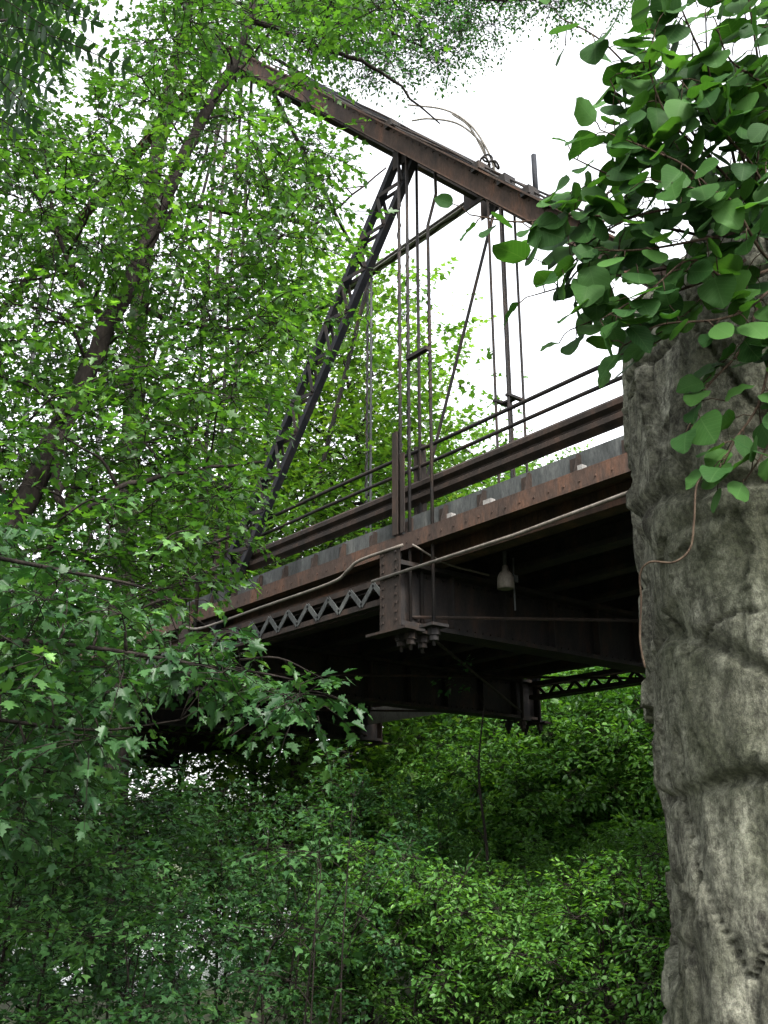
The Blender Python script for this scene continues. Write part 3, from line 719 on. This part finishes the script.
# ------------------------------------------------------------------ near maple boughs, middle left
nm_ = Plant('young_maple', gpt(-190, 3.6), 'young maple close by on the left with large lobed leaves hanging before the bridge underside', 'tree', 21, 'bark_dark', 'lf_maple_near', 'maple', .062)
nm_.stem([gpt(-190, 3.6)+[0, 0, -.05], at(-170, 800, 3.7), at(-120, 650, 3.9), at(-60, 520, 4.1), at(-30, 380, 4.4)], .06, .02, True, 9)
nm_.stem([at(-120, 650, 3.9), at(0, 640, 4.0), at(110, 650, 4.0), at(200, 665, 4.0), at(255, 672, 3.9), at(296, 680, 3.9)], .012, .003)
nm_.stem([at(-70, 545, 4.1), at(60, 570, 4.2), at(150, 590, 4.3), at(205, 625, 4.3)], .011, .003)
nm_.stem([at(-140, 700, 3.8), at(0, 720, 4.1), at(100, 730, 4.3), at(180, 720, 4.3)], .011, .003)
cl = []
for i in range(4000):
    px, py, d = rg.uniform(-70, 300), rg.uniform(455, 830), rg.uniform(3.7, 5.4)
    top = np.interp(px, [-70, 0, 60, 120, 180, 230, 280, 335], [470, 520, 560, 590, 625, 650, 668, 672])
    bot = np.interp(px, [-70, 0, 60, 110, 160, 240, 300, 335], [860, 830, 770, 735, 722, 728, 730, 690])
    if not top+12 < py < bot-10: continue
    if 105 < px < 265 and 682 < py: continue
    c = at(px, py, d)
    if all(np.linalg.norm(c-q) > .21 for q in cl): cl.append(c)
for c in cl: nm_.cluster(c, rg.uniform(.14, .22), 6, 7, .19, .006, squash=.5, flat=.38, hang=.35)
for a, b, d in (((30, 420), (78, 392), 4.2), ((150, 560), (192, 530), 4.1), ((240, 660), (318, 676), 3.9), ((210, 650), (246, 636), 3.9), ((60, 520), (120, 500), 4.4), ((120, 620), (205, 600), 4.2)):
    m_ = at((a[0]+b[0])/2, (a[1]+b[1])/2-10, d); nm_.spray([at(*a, d+.1), m_, at(*b, d)], 14)
nm_.finish((.003, .0012))
print('near clusters', len(cl))

# ------------------------------------------------------------------ pinnate leaves at the top left corner
lo = Plant('locust_tree', gpt(-420, 3.2), 'dark locust bough with rows of oval leaflets in the top left corner', 'tree', 31, 'bark_dark', 'lf_locust', 'leaflet', .048)
lo.stem([gpt(-420, 3.2)+[0, 0, -.05], at(-420, 500, 3.2), at(-400, 100, 3.2), at(-300, -60, 3.2)], .07, .03, True, 8)
lo.stem([at(-300, -60, 3.2), at(-160, 0, 3.1), at(-60, 25, 3.0), at(10, 20, 3.0)], .02, .004)
lo.stem([at(-160, 0, 3.1), at(-80, 60, 3.0), at(-20, 60, 3.0)], .01, .004)
lo.stem([at(-200, -40, 3.1), at(-90, -50, 3.0), at(20, -40, 3.0)], .01, .004)
P_, D_, N_, Z_ = [], [], [], []
for (a, b, sag, d) in (((-40, 20), (122, 66), -10, 2.9), ((-30, 25), (92, 22), -24, 3.0), ((-40, -20), (70, 8), -20, 3.0), ((-60, 60), (46, 88), -10, 2.9), ((-60, 30), (60, 60), -10, 3.05), ((-50, 10), (60, 38), -14, 2.95), ((-60, 50), (30, 70), -14, 3.1), ((-50, 70), (34, 118), -6, 3.0), ((-20, -50), (108, -14), -10, 2.95), ((-60, -10), (44, 26), -14, 2.85), ((-70, 90), (14, 128), -8, 3.0), ((-60, 40), (20, 100), -8, 2.9), ((-60, 0), (80, 46), -10, 3.15), ((-70, -30), (56, -4), -10, 3.1)):
    pts = catmull([at(*a, d+.12), at((a[0]+b[0])/2, (a[1]+b[1])/2+sag, d+.05), at(*b, d)], 14)
    lo.limbs.tube(pts, .0022, 4)
    for i in range(4, len(pts), 2):
        tg = pts[min(i+1, len(pts)-1)]-pts[i-1]; tg /= np.linalg.norm(tg); sd_ = np.cross(tg, [0, 0, 1.]); sd_ /= np.linalg.norm(sd_); un = np.cross(sd_, tg)
        sd_ = sd_*.75+un*.66; un = np.cross(sd_, tg)
        for sg in (1, -1):
            P_.append(pts[i]); D_.append(tg*.45+sg*sd_*.9+lo.rng.normal(0, .12, 3)); N_.append(un+lo.rng.normal(0, .25, 3)); Z_.append(lo.rng.uniform(.040, .054))
    P_.append(pts[-1]); D_.append(tg); N_.append(un); Z_.append(.05)
lo.L.append((np.array(P_), np.array(D_), np.array(N_), np.array(Z_))); lo.finish(crown='leaves')

# ------------------------------------------------------------------ vine over the pier
vi = Plant('leafy_vine', (3.6, 1.5, pier_top), 'vine of big rounded dark green leaves spilling over the top of the stone pier', 'vine', 41, 'vine_stem', 'lf_vine', 'vine', .125)
P_, D_, N_, Z_ = [], [], [], []
rv_ = np.random.default_rng(4)
def vleaf(p, out, size=None, tilt=.5):
    """leaf on a short stalk, blade hanging and turned to the light outside"""
    out = np.array(out, float); out /= np.linalg.norm(out)
    d = out*rv_.uniform(.2, 1.0)+np.array([0, 0, -rv_.uniform(.1, 1.0)])+rv_.normal(0, .38, 3)
    n = np.array([0, 0, 1.])*rv_.uniform(.2, .7)+out*rv_.uniform(.6, 1.4)+rv_.normal(0, .3, 3)
    z = (size or .104)*rv_.uniform(.62, 1.12); dn = d/np.linalg.norm(d); q = p+dn*.05+rv_.normal(0, .012, 3)
    vi.limbs.tube([p, (p+q)/2+np.array([0, 0, .008]), q], .0018, 4)
    P_.append(q); D_.append(d); N_.append(n); Z_.append(z)
def vstem(pts, r=.006, step=.055, size=None, start=.1):
    c = np.array(vi.stem(pts, r, r*.35, n=6, sub=8)); seg = np.linalg.norm(np.diff(c, axis=0), axis=1); cum = np.r_[0, np.cumsum(seg)]
    s_ = cum[-1]*start
    k = 0
    while s_ < cum[-1]:
        p = np.array([np.interp(s_, cum, c[:, j]) for j in range(3)]); k += 1
        out = np.array([-PC[0]+p[0]*.0, -PC[1], 0])*.0 + np.array([-.62, -.2, 0]) + rt*rv_.uniform(-.9, .5)
        vleaf(p, out, size); s_ += step*rv_.uniform(.6, 1.4)
    vleaf(c[-1], c[-1]-c[-4], (size or .104)*.8)
root = [at(760, 330, 2.95), at(740, 250, 2.95)]
# long shoots: each starts on the pier's face or top and reaches outwards; picture places at their own distance
SH = [[(720, 230, 2.9), (660, 190, 2.75), (610, 175, 2.65), (573, 158, 2.6)],
      [(720, 240, 2.9), (650, 225, 2.75), (580, 215, 2.6), (520, 222, 2.55), (470, 215, 2.5)],
      [(730, 260, 2.95), (660, 270, 2.8), (590, 280, 2.65), (535, 295, 2.6)],
      [(735, 270, 2.95), (680, 290, 2.85), (620, 310, 2.75), (570, 330, 2.7)],
      [(740, 200, 2.95), (690, 130, 2.75), (640, 80, 2.6), (600, 40, 2.55), (560, 18, 2.5)],
      [(740, 190, 2.95), (720, 100, 2.75), (690, 30, 2.6), (670, -20, 2.55)],
      [(755, 190, 2.95), (760, 90, 2.8), (750, 10, 2.7), (740, -60, 2.6)],
      [(740, 210, 2.95), (680, 170, 2.75), (630, 120, 2.6), (610, 80, 2.55)],
      [(740, 230, 2.95), (690, 210, 2.8), (640, 215, 2.65), (600, 235, 2.6), (560, 265, 2.55)],
      [(745, 260, 2.95), (700, 300, 2.85), (660, 340, 2.8), (620, 355, 2.75)],
      [(760, 300, 2.95), (740, 350, 2.85), (705, 390, 2.8), (690, 432, 2.75)],
      [(775, 330, 2.95), (760, 400, 2.85), (735, 440, 2.8), (720, 470, 2.75)],
      [(790, 300, 2.95), (790, 400, 2.85), (765, 450, 2.8), (745, 480, 2.75)],
      [(790, 250, 3.0), (800, 120, 2.8), (790, 20, 2.7)],
      [(760, 220, 2.9), (720, 170, 2.7), (670, 120, 2.55), (650, 70, 2.5), (655, 30, 2.5)],
      [(760, 200, 2.9), (735, 140, 2.7), (710, 80, 2.6), (705, 10, 2.5)],
      [(750, 230, 2.9), (700, 240, 2.7), (640, 250, 2.6), (585, 250, 2.55)],
      [(770, 240, 2.9), (740, 220, 2.65), (690, 170, 2.5), (650, 150, 2.45), (600, 130, 2.42)],
      [(770, 270, 2.9), (730, 280, 2.7), (690, 260, 2.6), (650, 290, 2.55), (600, 320, 2.55)],
      [(780, 180, 2.95), (775, 100, 2.75), (730, 60, 2.6), (715, 20, 2.55)],
      [(770, 290, 2.9), (745, 310, 2.75), (715, 320, 2.65), (660, 325, 2.6), (625, 345, 2.6)],
      [(780, 230, 2.85), (755, 170, 2.65), (720, 130, 2.55), (680, 80, 2.5)],
      [(790, 280, 2.85), (760, 250, 2.65), (730, 200, 2.55), (700, 190, 2.5), (650, 180, 2.45)]]
for sh in SH: vstem([at(*q) for q in sh], .0055, .042)
for i in range(460):
    px, py = rv_.uniform(585, 790), rv_.uniform(-40, 330)
    lim = np.interp(py, [-40, 0, 60, 130, 190, 300, 330], [680, 665, 625, 600, 565, 575, 640])
    if px < lim or (px > 650 and py > 205): continue
    vleaf(at(px, py, rv_.uniform(2.55, 3.1)), np.array([-.62, -.2, 0])+rt*rv_.uniform(-.9, .5))
for i in range(26):
    px, py = rv_.uniform(535, 620), rv_.uniform(185, 275)
    vleaf(at(px, py, rv_.uniform(2.5, 2.75)), np.array([-.62, -.2, 0])+rt*rv_.uniform(-.9, .5))
vi.stem([gpt(800, 2.75)+[0, 0, 0], at(792, 800, 2.75), at(785, 560, 2.8), at(790, 400, 2.9), at(775, 290, 2.95)], .016, .01, sub=8, jit=.004)
vi.L.append((np.array(P_), np.array(D_), np.array(N_), np.array(Z_)))
vi.finish(uv=True, smooth_=True, crown='leaves'); print('vine leaves', len(P_))

# bare tendril looping down the pier's face
td = MB().tube(catmull([at(712, 470, 2.68), at(697, 484, 2.64), at(694, 520, 2.63), at(690, 548, 2.63), at(674, 562, 2.62), at(650, 562, 2.62), at(640, 574, 2.64), at(641, 600, 2.66), at(640, 640, 2.67), at(645, 668, 2.68)], 8), .003, 6).build('bare_tendril', M['vine_stem'], None, True)
tag(td, 'thin bare brown tendril looping down the left side of the stone pier', 'vine')
# dead shoots arching above the end post
ds = MB()
for pts in ([(495, 172), (487, 150), (470, 125), (445, 110), (408, 105)], [(487, 160), (480, 142), (458, 124), (430, 119), (412, 121)], [(490, 165), (470, 128), (452, 114)]):
    ds.tube(catmull([onx for onx in [np.array([0, 0, CZ])+(lambda d: d*(12.0/d[0]))(fw+rt*(x-384)/FPX-upv*(y-512)/FPX) for x, y in pts]], 8), .022, 5)
tag(ds.build('dead_shoots', M['bark_grey'], None, True), 'bare dead shoots arching up from the far top corner of the truss', 'vine')

# ------------------------------------------------------------------ thickets, saplings and trees: a few of each kind grown, then copied
def grow(name, seed, h, w, leaf, tpl, size, nst, ncl, ntw, nleaf, ln, cr, lo_=.2, bark_='bark_dark', flat=.4, r0=.03, kind='shrub'):
    p = Plant(name, (0, 0, 0), None, None, seed, bark_, leaf, tpl, size); rng = p.rng
    for i in range(nst):
        a = rng.uniform(0, 6.28); lean = rng.uniform(.05, .4)*w*(.5 if nst > 1 else .15)
        q = np.array([math.cos(a)*lean, math.sin(a)*lean, h*rng.uniform(.75, .95)])
        b = np.array([math.cos(a)*.06*w*(nst > 1), math.sin(a)*.06*w*(nst > 1), -.1])
        p.stem([b, b*.6+q*.35+rng.normal(0, .03*w, 3), b*.2+q*.7+rng.normal(0, .04*w, 3), q], r0*rng.uniform(.7, 1.1), r0*.2, kind == 'tree' or nst == 1, 7, 5)
    cl = []; tries = 0
    while len(cl) < ncl and tries < ncl*60:
        tries += 1
        s_ = rng.uniform(lo_, 1); a = rng.uniform(0, 6.28); prof = math.sin(min(1, (s_-lo_*.6)/(1-lo_*.6))**.8*math.pi*.93+.12)**.6
        rr = w/2*prof*rng.uniform(0, 1)**.5
        c = np.array([math.cos(a)*rr, math.sin(a)*rr, h*s_])
        if all(np.linalg.norm(c-q) > cr*.9 for q in cl): cl.append(c)
    for c in sorted(cl, key=lambda c: np.hypot(c[0], c[1])+c[2]*.3):
        p.cluster(c, cr*rng.uniform(.7, 1.2), ntw, nleaf, ln, r0*.4, bias=(0, 0, .15), squash=.55, flat=flat)
    p.finish((.005, .002)); return p.o
protos = {}
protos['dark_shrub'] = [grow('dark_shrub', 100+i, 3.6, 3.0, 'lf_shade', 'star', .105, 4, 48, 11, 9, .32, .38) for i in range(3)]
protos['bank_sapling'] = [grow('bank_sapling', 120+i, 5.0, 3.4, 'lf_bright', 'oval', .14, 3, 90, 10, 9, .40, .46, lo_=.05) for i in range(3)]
protos['low_bush'] = [grow('low_bush', 140+i, 1.9, 2.3, 'lf_bright', 'oval', .075, 5, 64, 12, 9, .22, .27, lo_=.1) for i in range(2)]
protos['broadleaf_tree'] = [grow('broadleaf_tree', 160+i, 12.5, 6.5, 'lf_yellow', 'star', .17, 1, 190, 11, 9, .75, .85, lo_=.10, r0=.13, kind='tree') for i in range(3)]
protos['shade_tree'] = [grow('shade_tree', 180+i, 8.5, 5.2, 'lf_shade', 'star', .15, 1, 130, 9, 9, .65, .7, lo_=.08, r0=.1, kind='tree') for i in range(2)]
used = {}
def plant(kind, px, dist, sc, label, cat, group=None, dz=0):
    k = used.get(kind, 0); used[kind] = k+1; L = protos[kind]; src = L[k % len(L)]
    o = src if k < len(L) else copy_tree(src)
    o.location = tuple(gpt(px, dist)+[0, 0, dz]); o.rotation_euler = (0, 0, (k*2.4) % 6.28); o.scale = (sc, sc, sc*(1+.06*math.sin(k*3)))
    tag(o, label, cat, group)
rp = np.random.default_rng(77)
# dark shrubs lower left
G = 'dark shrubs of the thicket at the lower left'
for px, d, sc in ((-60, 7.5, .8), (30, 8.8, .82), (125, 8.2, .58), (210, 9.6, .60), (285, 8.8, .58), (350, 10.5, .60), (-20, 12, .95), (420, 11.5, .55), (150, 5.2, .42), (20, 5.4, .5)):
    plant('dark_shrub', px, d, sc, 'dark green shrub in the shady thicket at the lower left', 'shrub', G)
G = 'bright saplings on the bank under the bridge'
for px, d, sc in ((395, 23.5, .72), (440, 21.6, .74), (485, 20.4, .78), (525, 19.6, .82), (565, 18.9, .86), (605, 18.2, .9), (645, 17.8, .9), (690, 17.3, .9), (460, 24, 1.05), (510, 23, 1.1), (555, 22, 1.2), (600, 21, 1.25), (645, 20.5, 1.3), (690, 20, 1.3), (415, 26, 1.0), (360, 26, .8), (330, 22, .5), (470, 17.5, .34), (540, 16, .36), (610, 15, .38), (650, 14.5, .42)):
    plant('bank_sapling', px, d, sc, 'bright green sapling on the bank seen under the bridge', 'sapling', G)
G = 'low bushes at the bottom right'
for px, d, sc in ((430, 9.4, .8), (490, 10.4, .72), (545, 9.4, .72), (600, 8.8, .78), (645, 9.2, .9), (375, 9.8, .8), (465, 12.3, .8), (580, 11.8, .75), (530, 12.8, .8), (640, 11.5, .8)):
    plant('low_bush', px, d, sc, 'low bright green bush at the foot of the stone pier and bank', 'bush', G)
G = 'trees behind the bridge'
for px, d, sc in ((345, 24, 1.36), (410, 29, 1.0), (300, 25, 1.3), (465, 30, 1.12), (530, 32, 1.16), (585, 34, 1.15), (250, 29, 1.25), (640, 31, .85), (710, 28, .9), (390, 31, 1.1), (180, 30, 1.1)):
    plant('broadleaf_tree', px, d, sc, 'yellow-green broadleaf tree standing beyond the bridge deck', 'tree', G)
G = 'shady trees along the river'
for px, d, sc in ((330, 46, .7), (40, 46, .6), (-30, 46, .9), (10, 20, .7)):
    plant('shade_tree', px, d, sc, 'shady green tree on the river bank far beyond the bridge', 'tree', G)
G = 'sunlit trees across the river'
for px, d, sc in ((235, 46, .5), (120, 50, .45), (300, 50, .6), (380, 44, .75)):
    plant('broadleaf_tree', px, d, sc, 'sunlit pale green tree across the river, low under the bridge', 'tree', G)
for (px, y0, y1, d, r_, lab) in ((482, 900, 705, 11.2, .022, 'slender dark bare trunk rising to the bridge underside amid the bright saplings'), (345, 1040, 800, 7.2, .008, 'thin dark upright stem among the shrubs, left of centre at the bottom'), (310, 1040, 850, 7.0, .007, 'thin leaning stem among the shrubs near the bottom edge')):
    b = gpt(px, d); tp = at(px+(2 if px > 400 else 8), y1, d+.2); sp = Plant('sapling', b, lab, 'sapling', int(px), 'bark_dark', 'lf_shade', 'star', .08)
    sp.stem([b-[0, 0, .1], b*.6+tp*.4+rp.normal(0, .04, 3), b*.25+tp*.75+rp.normal(0, .04, 3), tp], r_, r_*.35, True, 6, 6)
    for k in range(5): sp.cluster(tp+rp.normal(0, .25, 3)-[0, 0, .2*k], .25, 5, 6, .25, .008)
    sp.finish((.004, .0015))
DS = [(415, 980, 455, 860, 9.2), (250, 1010, 290, 890, 7.4), (330, 1000, 372, 870, 8.0), (305, 1010, 322, 880, 7.6)]
for x0, y0, x1, y1, d in DS:
    a = at(x0, y0, d); b = at(x1, y1, d-.1); g0 = gpt(x0, d)
    mb = MB().tube(catmull([g0-[0, 0, .05], a*.75+g0*.25, (a+b)/2+rp.normal(0, .03, 3), b], 4), np.linspace(.010, .003, 13), 5)
    m_ = (a+b)/2; mb.tube([m_, m_+(b-a)*.35+rt*.12, m_+(b-a)*.6+rt*.2], [.006, .004, .002], 4)
    tag(mb.build('bare_sapling', M['bark_dark'], None, True), 'thin bare leafless sapling sticking up out of the bushes along the bottom', 'sapling', 'bare saplings among the bushes')
for kind, L in protos.items():
    for o in L[used.get(kind, 0):]:
        for ch in list(o.children): bpy.data.objects.remove(ch)
        bpy.data.objects.remove(o)
